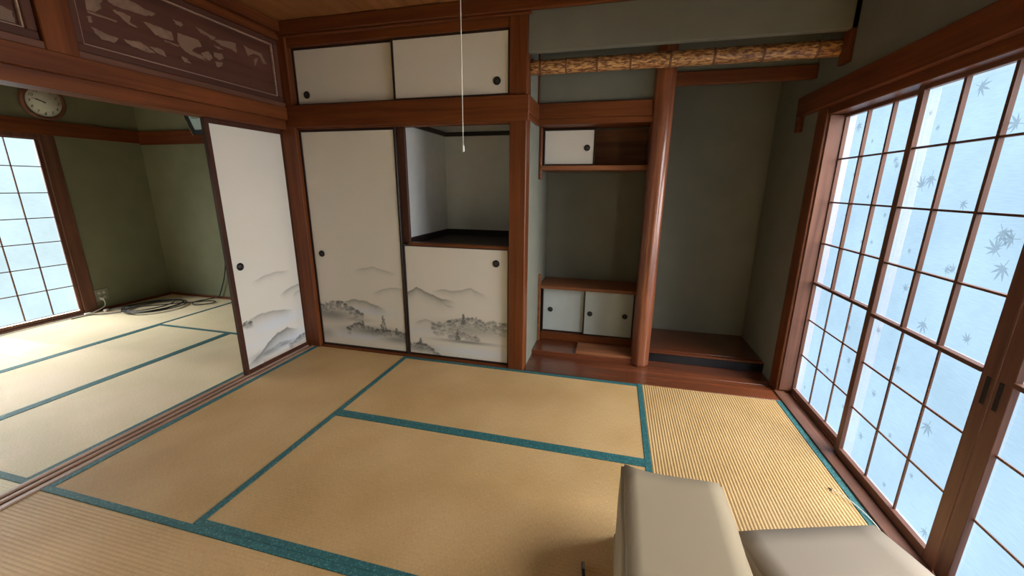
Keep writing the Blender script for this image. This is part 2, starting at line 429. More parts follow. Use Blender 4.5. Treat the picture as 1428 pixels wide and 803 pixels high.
# raised shelf-bay deck and tokonoma deck
sboxes('floor_shelf_bay', W_FLOOR, [(1.877, 2.70, 0.315, 0.90, -0.01, 0.036)], bev=0.003)
tk = sboxes('floor_tokonoma', W_FLOOR, [(2.765, XR, 0.475, 1.0, -0.01, 0.082)], bev=0.002)
B(2.78, XR, 0.425, 0.470, 0.0, 0.070, bev=0.003).make('front_beam', BLACK, tk, label='black lacquered front beam')
B(2.78, XR, 0.422, 0.440, 0.070, 0.082, bev=0.002).make('beam_lip', W['x'], tk)
B(2.78, XR, 0.440, 0.476, 0.060, 0.066).make('beam_groove', W['x'], tk)
# decorative pillar
def wob(t, h):
    return 1 + 0.022 * math.sin(9 * t + 1.3 * math.sin(h * 2.1)) + 0.05 * noise.noise(Vector((math.cos(t) * 2.2, math.sin(t) * 2.2, h * 1.6))) + 0.02 * noise.noise(Vector((math.cos(t) * 7, math.sin(t) * 7, h * 3)))
prof = [(0.050 if i == 0 else 0.066, z) for i, z in enumerate([-0.01, 0.012] + [0.03 + k * 0.05 for k in range(48)])]
struct(Ob().lathe(prof, c=(2.730, 0.345, 0), n=72, wob=wob).make('trim_27', W_PILLAR), 'polished reddish log pillar of the alcove')

# ------------------------------------------------------------------ tatami mats
def tatami(x0, x1, y0, y1, rib, label, shader, amp=0.0004, heri=(0, 1), group=None):
    base = ((x0 + x1) / 2, (y0 + y1) / 2, -0.055)
    t = thing('tatami_mat', base, label, 'tatami mat', group)
    g = 0.0012; h = 0.030
    x0 += g; x1 -= g; y0 += g; y1 -= g
    B(x0, x1, y0, y1, -0.055, -0.006).make('core', CORE, t)
    ob = Ob(); bm = ob.bm
    u0, u1, v0, v1 = (x0, x1, y0, y1) if rib == 'y' else (y0, y1, x0, x1)      # u crosses the ribs, v runs along them
    n = int(round((u1 - u0) / 0.0150)); per = 5
    rows = []
    for vv in (v0, v1):
        row = []
        for i in range(n * per + 1):
            u = u0 + (u1 - u0) * i / (n * per)
            z = -0.0022 + 2 * amp * (abs(math.sin(math.pi * i / per)) ** 0.7) - amp
            row.append(bm.verts.new((u, vv, z) if rib == 'y' else (vv, u, z)))
        rows.append(row)
    for i in range(n * per):
        f = bm.faces.new((rows[0][i], rows[0][i + 1], rows[1][i + 1], rows[1][i])); f.smooth = True
    for row in rows:                                           # end caps on their own vertices keep the top flat-lit
        top = [bm.verts.new(v.co) for v in row]
        bot = [bm.verts.new((row[k].co.x, row[k].co.y, -0.007)) for k in (-1, 0)]
        bm.faces.new(top + bot)
    for k in (0, -1):
        a, b = rows[0][k].co, rows[1][k].co
        bm.faces.new([bm.verts.new(q) for q in (a, b, (b.x, b.y, -0.007), (a.x, a.y, -0.007))])
    o = ob.make('rush_cover', shader[rib], t)
    if o.data.polygons[0].normal.z < 0: o.data.flip_normals()
    if heri:
        for a, b in [((u0 - 0.0008, u0 + h), (u1 - h, u1 + 0.0008))[k] for k in heri]:
            q = (a, b, v0 - 0.0006, v1 + 0.0006) if rib == 'y' else (v0 - 0.0006, v1 + 0.0006, a, b)
            B(*q, -0.03, 0.0012, bev=0.0008).make('border_strip', HERI, t)
    return t
Y1, Y2 = -0.860, -1.725
tatami(0.050, 0.925, Y2, -0.006, 'y', 'tan tatami mat between the door track and the closet corner', TAT)
tatami(0.925, 2.700, Y1, -0.006, 'x', 'tan tatami mat running along the foot of the closet and alcove', TAT)
tatami(0.925, 2.700, Y2, Y1, 'x', 'tan tatami mat in the middle of the room beside the beige box', TAT)
tatami(2.700, 3.600, Y2, 0.002, 'y', 'coarsely ribbed tatami mat lying along the shoji', TAT, amp=0.0022)
tatami(0.050, 1.825, 2 * Y1 + Y1, Y2, 'x', 'tan tatami mat across the track end, farthest from the closet', TAT, amp=0.0010)
tatami(1.825, 3.600, 2 * Y1 + Y1, Y2, 'x', 'tan tatami mat under the grey covered chest', TAT)
tatami(0.050, 1.825, 4 * Y1 - 0.1, 3 * Y1, 'x', 'tan tatami mat at the rear wall, track side', TAT)
tatami(1.825, 3.600, 4 * Y1 - 0.1, 3 * Y1, 'x', 'tan tatami mat at the rear wall, shoji side', TAT)
# far room
tatami(-0.938, -0.076, Y2 + 0.005, 0.02, 'y', 'pale tatami mat beyond the track in the far room', TAT_PALE)
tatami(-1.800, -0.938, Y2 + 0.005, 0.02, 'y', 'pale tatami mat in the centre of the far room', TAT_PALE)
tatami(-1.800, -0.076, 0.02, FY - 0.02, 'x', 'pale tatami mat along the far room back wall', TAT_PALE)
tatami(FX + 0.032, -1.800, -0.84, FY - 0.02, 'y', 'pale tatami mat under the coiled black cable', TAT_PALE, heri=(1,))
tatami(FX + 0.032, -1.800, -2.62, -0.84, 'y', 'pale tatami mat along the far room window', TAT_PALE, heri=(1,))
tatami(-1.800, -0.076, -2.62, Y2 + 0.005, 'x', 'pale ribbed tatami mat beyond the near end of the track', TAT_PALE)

# ------------------------------------------------------------------ fusuma (sliding paper doors)
CR = np.array([0.72, 0.668, 0.590])
def paint(shape_s, shape_z, items, seed):
    """ink wash on a grid of (s, z) points: returns linear rgb"""
    rng = np.random.RandomState(seed)
    S, Z = shape_s, shape_z
    D = np.zeros(S.shape); M = np.zeros(S.shape); O = np.zeros(S.shape); Bl = np.zeros(S.shape)
    def nz(x, f, ph): return np.sin(x * f + ph) * 0.5 + np.sin(x * f * 2.3 + ph * 1.7) * 0.3 + np.sin(x * f * 5.1 + ph * 0.6) * 0.2
    def blob(cx, cz, r, k):
        nonlocal D
        d2 = ((S - cx) ** 2 + ((Z - cz) * 1.25) ** 2) / (r * r)
        m = d2 < 1.6
        D[m] = np.maximum(D[m], (k * np.clip(1.35 - d2, 0, 1))[m] * (0.75 + 0.5 * np.clip((Z - cz) / r, -1, 1))[m])
    for it in items:
        kind = it[0]
        if kind == 'ridge':
            _, pts, k, fade, rough = it
            xs = [p[0] for p in pts]; zs = [p[1] for p in pts]
            top = np.interp(S, xs, zs) + rough * nz(S, 55, xs[0] * 9)
            edge = np.clip(np.minimum(S - xs[0], xs[-1] - S) / (0.22 * (xs[-1] - xs[0])), 0, 1)
            t = (top - Z)
            d = np.where(t > -0.004, np.clip((t + 0.004) / 0.006, 0, 1) * np.exp(-np.maximum(t, 0) / fade), 0) * k * edge
            D = np.maximum(D, d)
        elif kind == 'mass':
            _, pts, k, depth, n = it
            xs = [p[0] for p in pts]; zs = [p[1] for p in pts]
            for i in range(int(n * 1.7)):
                x = rng.uniform(xs[0], xs[-1]); q = rng.rand() ** 1.4
                z = np.interp(x, xs, zs) - 0.012 - q * depth
                r = rng.uniform(0.011, 0.026)
                blob(x, z, r, 1.25 * k * rng.uniform(0.5, 1.0) * (1 - 0.5 * q))
            for i in range(int(n * 0.7)):
                x = rng.uniform(xs[0], xs[-1]); z = np.interp(x, xs, zs) - rng.rand() * depth
                blob(x, z, rng.uniform(0.004, 0.008), k * rng.uniform(0.95, 1.3))
        elif kind == 'wash':
            _, cx, cz, rx, rz, k = it
            D = np.maximum(D, k * np.exp(-((S - cx) / rx) ** 2 - ((Z - cz) / rz) ** 2))
        elif kind == 'mist':
            _, cx, cz, rx, rz, k = it
            M = np.maximum(M, k * np.exp(-((S - cx) / rx) ** 2 - ((Z - cz) / rz) ** 2))
        elif kind == 'pine':
            _, x, zt, zb, k = it
            h = zt - zb
            for i in range(11):
                f = i / 10
                zc = zt - f * h * 0.9; hw = 0.002 + 0.24 * h * f ** 0.8 * rng.uniform(0.7, 1.2)
                for q in range(2 + i):
                    s = rng.uniform(-hw, hw)
                    blob(x + s, zc - abs(s) * 0.3 + rng.uniform(-0.003, 0.003), rng.uniform(0.0045, 0.0085), k * rng.uniform(0.7, 1.15))
            for q in range(4): blob(x + rng.uniform(-0.001, 0.001), zb + q * 0.008, 0.005, k)
        elif kind == 'ochre':
            _, pts, k, fade = it
            top = np.interp(S, [p[0] for p in pts], [p[1] for p in pts])
            O = np.maximum(O, k * np.exp(-np.abs(Z - top + 0.01) / fade) * (S >= pts[0][0]))
    D = np.clip(D * 1.28, 0, 0.93)
    mist_col = np.array([0.66, 0.68, 0.73])
    out = CR + (mist_col - CR) * M[..., None]
    out = out + (np.array([0.36, 0.22, 0.11]) - out) * O[..., None]
    ink = np.array([0.060, 0.066, 0.064])
    return out + (ink - out) * D[..., None]

def painted_panel(name, axis, plane, s0, s1, z0, z1, zp, items, seed, parent, step=0.005, side=1):
    ns = int((s1 - s0) / step); nz_ = int((zp - z0) / step)
    ss = np.linspace(s0, s1, ns + 1); zz = np.append(np.linspace(z0, zp, nz_ + 1), z1)
    Sg, Zg = np.meshgrid(ss, zz)
    col = paint(Sg, Zg, items, seed); col[-1] = CR; col[-2] = CR
    off = Vector((0, 0, 0)); r = parent
    while r is not None: off += r.location; r = r.parent
    if axis == 'y': co = np.stack([Sg - off.x, np.full(Sg.shape, plane - off.y), Zg - off.z], -1)
    else: co = np.stack([np.full(Sg.shape, plane - off.x), Sg - off.y, Zg - off.z], -1)
    w = ns + 1; nr = len(zz)
    faces = []
    for j in range(nr - 1):
        for i in range(ns):
            a = j * w + i
            q = (a, a + 1, a + 1 + w, a + w)
            faces.append(q if axis == 'y' else q)
    me = bpy.data.meshes.new(name)
    me.from_pydata(co.reshape(-1, 3).tolist(), [], faces)
    at = me.color_attributes.new('ink', 'FLOAT_COLOR', 'POINT')
    at.data.foreach_set('color', np.concatenate([col.reshape(-1, 3), np.ones((co.reshape(-1, 3).shape[0], 1))], 1).astype(np.float32).ravel())
    me.materials.append(INK_PAPER)
    o = bpy.data.objects.new(name, me); COL.objects.link(o); o.parent = parent
    return o

def pull(c, normal, r, parent):
    """round recessed finger pull: rim with a sunken cup"""
    ax = 'y' if abs(normal[1]) > 0.5 else 'x'
    s = normal['xyz'.index(ax)]
    prof = [(r * 0.98, 0.0), (r, 0.003), (r * 0.96, 0.005), (r * 0.74, 0.0048), (r * 0.70, 0.0012), (r * 0.05, 0.0010)]
    rim = Ob().lathe([(a, b * s) for a, b in prof], axis=ax, c=c, n=28).make('finger_pull', PULL, parent)
    Ob().lathe([(r * 0.60, 0.0010 * s), (r * 0.58, 0.0022 * s), (r * 0.02, 0.0026 * s)], axis=ax, c=c, n=24).make('cup', PULL_IN, rim)
    return rim

def fusuma(s0, s1, z0, z1, plane, axis, label, stile=0.022, frame_mat=None, paper=None, pulls=(), pr=0.026, painting=None, seed=1, thick=0.020, name='sliding_door', parent=None, group=None, end_mat=None, back=1):
    """panel in the plane axis = plane; its front looks to -y (axis y) or +x (axis x)"""
    fm = frame_mat or LACQ; pm = paper or PAPER
    if axis == 'y':
        base = ((s0 + s1) / 2, plane + thick / 2, z0); bx = lambda a, b, c, d, e, f: (a, b, plane + e, plane + f, c, d)
        fr = -1
    else:
        base = (plane - thick / 2, (s0 + s1) / 2, z0); bx = lambda a, b, c, d, e, f: (plane - f, plane - e, a, b, c, d)
        fr = 1
    if parent is None: t = thing(name, base, label, 'sliding door', group)
    else:
        t = B(*bx(s0 + 0.004, s1 - 0.004, z0 + 0.004, z1 - 0.004, 0.009, thick - 0.004)).make('door', fm, parent, label=label)
    fz = fm
    B(*bx(s0, s0 + stile, z0, z1, 0, thick), bev=0.002).make('stile', fz, t)
    B(*bx(s1 - stile, s1, z0, z1, 0, thick), bev=0.002).make('stile', fz, t)
    B(*bx(s0 + stile, s1 - stile, z0, z0 + stile, 0.001, thick), bev=0.002).make('rail', fz, t)
    B(*bx(s0 + stile, s1 - stile, z1 - stile, z1, 0.001, thick), bev=0.002).make('rail', fz, t)
    if painting:
        B(*bx(s0 + stile * 0.5, s1 - stile * 0.5, z0 + stile * 0.5, z1 - stile * 0.5, 0.006, thick - 0.004)).make('backing', PAPER, t)
        painted_panel('painted_paper', axis, plane + 0.005 * (1 if axis == 'y' else -1), s0 + stile, s1 - stile, z0 + stile, z1 - stile, 0.76, painting, seed, t)
    else:
        B(*bx(s0 + stile * 0.5, s1 - stile * 0.5, z0 + stile * 0.5, z1 - stile * 0.5, 0.005, thick - 0.004)).make('paper', pm, t)
    for (s, z) in pulls:
        c = (s, plane + 0.005, z) if axis == 'y' else (plane - 0.005, s, z)
        pull(c, (0, -1, 0) if axis == 'y' else (1, 0, 0), pr, t)
    return t

P1 = [('ridge', [(0.459, 0.678), (0.55, 0.70), (0.649, 0.718), (0.742, 0.695), (0.86, 0.674)], 0.28, 0.018, 0.003),
      ('ridge', [(0.62, 0.50), (0.70, 0.532), (0.784, 0.558), (0.92, 0.558)], 0.30, 0.02, 0.003),
      ('ridge', [(0.30, 0.39), (0.37, 0.415), (0.452, 0.438), (0.56, 0.428), (0.70, 0.385), (0.75, 0.36)], 0.50, 0.035, 0.004),
      ('mist', 0.58, 0.345, 0.20, 0.03, 0.8), ('mist', 0.47, 0.12, 0.25, 0.035, 0.9),
      ('wash', 0.22, 0.29, 0.22, 0.055, 0.50), ('wash', 0.42, 0.265, 0.16, 0.02, 0.35),
      ('mass', [(0.10, 0.372), (0.243, 0.408), (0.338, 0.412), (0.391, 0.385), (0.462, 0.355), (0.52, 0.325)], 0.66, 0.10, 90),
      ('wash', 0.62, 0.175, 0.26, 0.04, 0.55), ('wash', 0.84, 0.125, 0.16, 0.035, 0.50), ('wash', 0.16, 0.12, 0.07, 0.05, 0.25),
      ('mass', [(0.36, 0.19), (0.45, 0.245), (0.541, 0.235), (0.612, 0.20), (0.704, 0.205), (0.792, 0.205), (0.90, 0.185)], 0.72, 0.06, 80),
      ('pine', 0.703, 0.316, 0.175, 0.85), ('pine', 0.515, 0.256, 0.19, 0.7), ('pine', 0.82, 0.222, 0.165, 0.75)]
P2 = [('ridge', [(0.80, 0.47), (0.918, 0.52), (1.014, 0.578), (1.119, 0.535), (1.216, 0.50), (1.34, 0.485)], 0.58, 0.035, 0.004),
      ('ridge', [(1.08, 0.50), (1.16, 0.505), (1.26, 0.455), (1.34, 0.44)], 0.36, 0.014, 0.003),
      ('ridge', [(1.13, 0.555), (1.251, 0.576), (1.315, 0.565), (1.379, 0.578), (1.457, 0.60), (1.60, 0.54)], 0.36, 0.022, 0.003),
      ('ridge', [(0.98, 0.285), (1.076, 0.325), (1.18, 0.295)], 0.32, 0.025, 0.003),
      ('wash', 1.45, 0.27, 0.30, 0.06, 0.36), ('mist', 1.05, 0.22, 0.16, 0.05, 0.5), ('mist', 1.45, 0.085, 0.30, 0.035, 0.9),
      ('wash', 1.42, 0.165, 0.22, 0.014, 0.55),
      ('mass', [(1.14, 0.30), (1.242, 0.318), (1.324, 0.342), (1.405, 0.358), (1.484, 0.374), (1.562, 0.352), (1.655, 0.357), (1.76, 0.347)], 0.62, 0.10, 120),
      ('mass', [(1.28, 0.22), (1.36, 0.25), (1.45, 0.24), (1.52, 0.215)], 0.55, 0.05, 34),
      ('pine', 1.397, 0.385, 0.305, 0.8), ('pine', 1.345, 0.26, 0.172, 0.8), ('pine', 1.50, 0.375, 0.30, 0.55), ('pine', 1.028, 0.158, 0.072, 0.8),
      ('wash', 1.02, 0.07, 0.12, 0.03, 0.5),
      ('mass', [(0.90, 0.118), (0.979, 0.112), (1.032, 0.125), (1.099, 0.10), (1.19, 0.05)], 0.68, 0.05, 44)]
P3 = [('ridge', [(-0.47, 0.655), (-0.44, 0.662), (-0.35, 0.682), (-0.257, 0.69), (-0.10, 0.675)], 0.30, 0.018, 0.003),
      ('ridge', [(-0.24, 0.50), (-0.203, 0.515), (-0.11, 0.542), (0.05, 0.55)], 0.42, 0.025, 0.003),
      ('ridge', [(-0.12, 0.47), (-0.05, 0.495), (0.05, 0.50)], 0.30, 0.02, 0.003),
      ('ridge', [(-0.58, 0.375), (-0.529, 0.397), (-0.423, 0.410), (-0.307, 0.398), (-0.12, 0.355)], 0.42, 0.035, 0.003),
      ('mist', -0.30, 0.30, 0.26, 0.06, 0.95), ('mist', -0.20, 0.12, 0.30, 0.07, 0.95), ('mist', -0.45, 0.2, 0.2, 0.05, 0.6),
      ('mass', [(-0.585, 0.385), (-0.552, 0.392), (-0.52, 0.382)], 0.75, 0.035, 12),
      ('ridge', [(-0.64, 0.055), (-0.55, 0.085), (-0.46, 0.125), (-0.39, 0.18), (-0.30, 0.215), (-0.209, 0.225), (-0.09, 0.175)], 0.62, 0.055, 0.005),
      ('wash', -0.42, 0.10, 0.14, 0.03, 0.5), ('wash', -0.26, 0.105, 0.10, 0.016, 0.5),
      ('mass', [(-0.20, 0.09), (-0.10, 0.115), (0.0, 0.13)], 0.6, 0.035, 30), ('mass', [(-0.40, 0.11), (-0.30, 0.135), (-0.22, 0.12)], 0.45, 0.03, 24),
      ('ochre', [(-0.47, 0.045), (-0.255, 0.045), (0.002, 0.060)], 0.6, 0.016)]

fusuma(0.105, 0.918, 0.014, 1.742, 0.012, 'y', 'tall cream closet door with ink landscape and round pull', 0.018, pulls=[(0.191, 0.802)], painting=P1, seed=3)
fusuma(0.16, 0.975, 0.014, 1.742, 0.040, 'y', 'cream closet door slid behind the tall landscape door', 0.062, frame_mat=LACQ_W, thick=0.022)
fusuma(0.920, 1.762, 0.014, 0.912, 0.018, 'y', 'half-height cream closet door with ink landscape under the open bay', 0.016, pulls=[(1.66, 0.797)], painting=P2, seed=5)
B(0.975, 1.762, 0.012, 0.075, 0.905, 0.925, bev=0.002).make('closet_shelf_edge', W['x']).__setitem__('kind', 'structure')
fusuma(0.105, 0.945, 1.908, 2.300, 0.032, 'y', 'small upper closet door with a plain cream face beside the corner post', 0.016, pulls=[(0.196, 1.985)])
fusuma(0.925, 1.762, 1.908, 2.300, 0.006, 'y', 'small upper closet door with a plain cream face beside the square post', 0.016, pulls=[(1.672, 2.0)])
fusuma(-0.622, 0.0, 0.004, 1.738, -0.022, 'x', 'tall sliding door with ink landscape standing in the partition track', 0.030, frame_mat=LACQ_W, pulls=[(-0.534, 0.785)], painting=P3, seed=9, thick=0.030, pr=0.027)

# ------------------------------------------------------------------ alcove shelves
cab = thing('upper_cabinet', (2.27, 0.68, 1.462), 'wooden wall cabinet with one cream sliding door, hung under the alcove rail', 'cabinet')
B(1.886, 2.672, 0.43, 0.898, 1.462, 1.496, bev=0.003).make('shelf', W_SHELF, cab)
B(1.879, 1.900, 0.43, 0.475, 1.395, 1.772, bev=0.004).make('side_strip', W['z'], cab)
B(1.879, 1.890, 0.475, 0.898, 1.496, 1.772).make('side_panel', W_SHELF, cab)
B(1.890, 2.695, 0.880, 0.898, 1.496, 1.80).make('back_panel', W_SHELF, cab)
B(2.680, 2.698, 0.40, 0.880, 1.496, 1.80).make('side_panel', W_SHELF, cab)
fusuma(1.902, 2.292, 1.498, 1.762, 0.490, 'y', 'cream sliding door', 0.012, pulls=[(2.232, 1.625)], pr=0.023, parent=cab, thick=0.016)

low = thing('lower_cabinet', (2.27, 0.70, 0.036), 'low wooden cabinet with two silver-grey sliding doors in the alcove', 'cabinet')
B(1.886, 2.690, 0.545, 0.898, 0.502, 0.530, bev=0.003).make('top_board', W_SHELF, low)
s_ = Ob(); pts = [(0.535, 0.036), (0.575, 0.036), (0.575, 0.605), (0.568, 0.618), (0.555, 0.624), (0.542, 0.618), (0.535, 0.605)]
s_.poly_prism(pts, 'x', 1.878, 1.896).make('side_strip', W_SHELF, low)
B(1.896, 2.690, 0.585, 0.66, 0.036, 0.100, bev=0.002).make('base_rail', W['x'], low)
B(1.896, 2.690, 0.87, 0.898, 0.036, 0.502).make('back_panel', W_SHELF, low)
B(2.680, 2.698, 0.55, 0.87, 0.036, 0.502).make('side_panel', W_SHELF, low)
fusuma(1.900, 2.285, 0.100, 0.502, 0.622, 'y', 'silver-grey sliding door with one pull', 0.012, paper=SILVER, pulls=[(1.975, 0.30)], pr=0.022, parent=low, thick=0.016)
fusuma(2.262, 2.676, 0.100, 0.502, 0.598, 'y', 'silver-grey sliding door with two pulls', 0.012, paper=SILVER, pulls=[(2.318, 0.295), (2.605, 0.295)], pr=0.022, parent=low, thick=0.016)
lb = tag(B(2.235, 2.672, 0.322, 0.532, 0.036, 0.060, bev=0.003).make('loose_board', W_SHELF), 'bare wooden board lying in front of the low cabinet beside the pillar', 'board')

# bamboo pole
NODE = simple('bamboo_node', (0.16, 0.065, 0.025), 0.5)
bp = thing('bamboo_pole', (2.74, 0.10, 2.085), 'mottled bamboo pole spanning the alcove under the hanging wall', 'pole')
Ob().lathe([(0.040, 1.862)] + [(0.0435 + 0.0008 * math.sin(k * 1.9), 1.865 + k * (1.745 / 30)) for k in range(31)] + [(0.040, 3.612)], axis='x', c=(0, 0.10, 2.085), n=32).make('culm', BAMBOO, bp)
for x in (1.943, 2.107, 2.299, 2.498, 2.725, 2.964, 3.218, 3.483):
    Ob().lathe([(0.0436, x - 0.007), (0.0466, x - 0.0035), (0.0445, x), (0.0466, x + 0.0035), (0.0436, x + 0.007)], axis='x', c=(0, 0.10, 2.085), n=32).make('node_ring', NODE, bp)

# ------------------------------------------------------------------ shoji
leaf_me = bpy.data.meshes.new('maple_leaf')
def leaf_outline():
    pts = []
    lobes = [(-112, 0.42), (-72, 0.74), (-36, 0.92), (0, 1.0), (36, 0.92), (72, 0.74), (112, 0.42)]
    for i, (a, r) in enumerate(lobes):
        t = math.radians(90 - a)
        pts.append((r * 0.55 * math.cos(t + 0.17), r * 0.55 * math.sin(t + 0.17)))
        pts.append((r * math.cos(t), r * math.sin(t)))
        pts.append((r * 0.55 * math.cos(t - 0.17), r * 0.55 * math.sin(t - 0.17)))
        if i < 6:
            t2 = math.radians(90 - (a + lobes[i + 1][0]) / 2); pts.append((0.26 * math.cos(t2), 0.26 * math.sin(t2)))
    pts += [(0.03, -0.10), (0.02, -0.6), (-0.02, -0.6), (-0.03, -0.10)]
    return pts
lb_ = Ob(); lb_.poly_prism([(a, b) for a, b in leaf_outline()], 'x', 0.0, -0.0006)
bmesh.ops.recalc_face_normals(lb_.bm, faces=lb_.bm.faces[:]); lb_.bm.to_mesh(leaf_me); lb_.bm.free(); leaf_me.materials.append(LEAF)

PITCH = 0.203
ROW_U = [1.735, 1.507, 1.262, 1.017, 0.778]
ROW_L = [0.762, 0.528, 0.287, 0.048]
def shoji(y_first, x, st_l, st_r, label, group=None, leaves=(), pane=PANE, sgn=1, rows=None, handle=None, name='shoji_screen', bar_w=0.012, wood_=None, mid=True):
    """y_first: pane edge at the far (large y) end; screens run towards -y. sgn=+1: room side is -x."""
    wd = wood_ or WS
    ya = y_first + st_l; yb = y_first - 3 * PITCH - st_r
    t = thing(name, (x + 0.015 * sgn, (ya + yb) / 2, 0.006), label, 'shoji screen', group)
    xf, xb = x - 0.004 * sgn, x + 0.026 * sgn                # frame faces
    B(xf, xb, y_first, ya, 0.006, 1.760, bev=0.002).make('stile', wd['z'], t)
    B(xf, xb, yb, y_first - 3 * PITCH, 0.006, 1.760, bev=0.002).make('stile', wd['z'], t)
    e0, e1 = y_first, y_first - 3 * PITCH
    B(xf, xb, e1, e0, 1.735, 1.760, bev=0.0015).make('top_rail', wd['y'], t)
    B(xf, xb, e1, e0, 0.006, 0.048, bev=0.0015).make('bottom_rail', wd['y'], t)
    if mid: B(xf - 0.004 * sgn, xb, e1, e0, 0.762, 0.778, bev=0.0015).make('middle_rail', wd['y'], t)
    sets = [(ROW_U, 0.0, 0.016, 0.014), (ROW_L, 0.010, 0.006, 0.009)] if mid else [(rows, 0.0, 0.010, 0.008)]
    panes = []
    for rws, rec, deep, bw in sets:
        x0 = x + rec * sgn; x1 = x + (rec + deep) * sgn
        for k in (1, 2):
            yk = e0 - k * PITCH
            B(x0, x1, yk - bw / 2, yk + bw / 2, rws[-1], rws[0]).make('lattice_bar', wd['z'], t)
        for z in rws[1:-1]:
            B(x0 + 0.001 * sgn, x1 - 0.001 * sgn, e1, e0, z - 0.004, z + 0.004).make('lattice_bar', wd['y'], t)
        for r in range(len(rws) - 1):
            for k in range(3):
                o = B(x1, x1 + 0.0016 * sgn, e0 - (k + 1) * PITCH - 0.001, e0 - k * PITCH + 0.001, rws[r + 1] - 0.001, rws[r] + 0.001).make('pane', pane, t)
                panes.append((o, e0 - (k + 1) * PITCH, e0 - k * PITCH, rws[r + 1], rws[r], x1))
    for i, (y, z, s) in enumerate(leaves):
        for o, a, b, c, d, px in panes:
            if a <= y <= b and c <= z <= d:
                l = bpy.data.objects.new('leaf', leaf_me); COL.objects.link(l); l.parent = o
                l.location = Vector((px - 0.0004 * sgn, y, z)) - t.location
                l.scale = (1, s, s); l.rotation_euler = (random.uniform(-2.2, 2.2) if i % 3 else random.uniform(2.4, 3.8), 0, 0)
                break
    if handle is not None:
        ob = Ob(); ob.box(xf - 0.0022 * sgn, xf, handle - 0.008, handle + 0.008, 0.665, 0.760, bev=0.0009).make('finger_slot', BLACK, t)
    return t
S_, M_, G_ = 0.020, 0.030, 0.046
LA = [(0.009, 1.677, G_), (-0.152, 1.578, S_), (-0.041, 1.414, S_), (-0.366, 1.477, M_), (-0.385, 1.440, M_), (-0.219, 1.298, S_), (-0.382, 1.223, S_), (-0.049, 1.193, S_), (-0.25, 1.078, S_), (-0.33, 1.088, S_), (-0.31, 0.625, M_), (-0.373, 0.464, M_), (-0.194, 0.331, M_), (0.014, 0.111, S_), (-0.413, 0.215, S_)]
LB = [(-0.646, 1.58, S_), (-0.584, 1.636, S_), (-0.808, 1.69, G_), (-0.683, 1.385, G_), (-0.639, 1.354, G_), (-0.868, 1.290, M_), (-0.661, 1.091, S_), (-0.876, 1.049, M_), (-0.909, 1.052, M_), (-1.057, 1.207, 0.05), (-1.094, 1.189, 0.05), (-1.051, 1.148, 0.05), (-1.095, 1.097, 0.05), (-0.992, 1.543, G_), (-0.695, 0.929, M_), (-0.842, 0.823, G_), (-1.048, 0.832, M_), (-0.668, 0.418, M_), (-0.766, 0.602, M_), (-0.66, 0.194, M_), (-0.831, 0.308, S_), (-0.996, 0.462, G_), (-0.87, 0.09, S_), (-0.991, 0.231, S_), (-1.114, 0.09, M_), (-0.596, 0.703, M_)]
LC = [(-1.40, 0.49, M_), (-1.55, 0.65, M_), (-1.75, 0.3, S_), (-1.45, 1.2, S_), (-1.7, 1.45, G_), (-1.6, 0.95, M_), (-1.5, 1.6, S_)]
shoji(0.118, 3.703, 0.030, 0.050, 'leaf-patterned shoji screen at the alcove end of the window', leaves=LA)
shoji(-0.549, 3.668, 0.035, 0.054, 'leaf-patterned shoji screen sliding in front of the alcove-end screen', leaves=LB, handle=-1.190)
shoji(-1.268, 3.668, 0.054, 0.035, 'leaf-patterned shoji screen meeting its neighbour at the paired finger slots', leaves=LC, handle=-1.236)
shoji(-1.935, 3.703, 0.050, 0.035, 'leaf-patterned shoji screen at the rear end of the window', leaves=[(-2.0, 1.3, M_), (-2.3, 0.9, G_), (-2.2, 0.4, M_)])
ROW_F = [1.735, 1.490, 1.247, 1.011, 0.776, 0.542, 0.312, 0.062]
far_p = shoji(0.048, FX - 0.004, 0.027, 0.040, 'plain shoji screen beside the wall outlet in the far room', pane=PANE_FAR, sgn=-1, rows=ROW_F, mid=False)
for k, lab in ((1, 'plain shoji screen, second from the outlet in the far room'), (2, 'plain shoji screen, third from the outlet in the far room'), (3, 'plain shoji screen farthest from the outlet in the far room')):
    c = copy_tree(far_p, loc=Vector(far_p.location) + Vector((-0.028 if k in (1, 2) else 0.0, -0.680 * k, 0))); c['label'] = lab

# ------------------------------------------------------------------ carved transoms
def transom(y0, y1, label, detailed):
    t = thing('carved_transom', (0.0, (y0 + y1) / 2, 1.925), label, 'transom panel')
    z0, z1 = 1.925, 2.335
    fw = 0.036
    for q in ((y0, y1, z0, z0 + fw), (y0, y1, z1 - 0.03, z1)): B(-0.02, 0.040, *q, bev=0.004).make('frame_rail', WR['y'], t)
    for q in ((y0, y0 + fw, z0 + fw, z1 - 0.03), (y1 - fw, y1, z0 + fw, z1 - 0.03)): B(-0.02, 0.040, *q, bev=0.004).make('frame_stile', WR['z'], t)
    a, b, c, d = y0 + fw, y1 - fw, z0 + fw, z1 - 0.03
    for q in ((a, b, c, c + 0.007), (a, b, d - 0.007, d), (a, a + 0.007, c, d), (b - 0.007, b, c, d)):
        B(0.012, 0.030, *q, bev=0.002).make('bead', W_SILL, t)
    board = B(-0.006, 0.010, a, b, c, d).make('carved_board', WR['y'], t)
    return t, board
tr1, bd1 = transom(-1.226, -0.024, 'carved transom panel of tan clouds beside the closet corner', True)
tr2, bd2 = transom(-2.60, -1.347, 'carved transom panel on the camera side of the transom post', False)
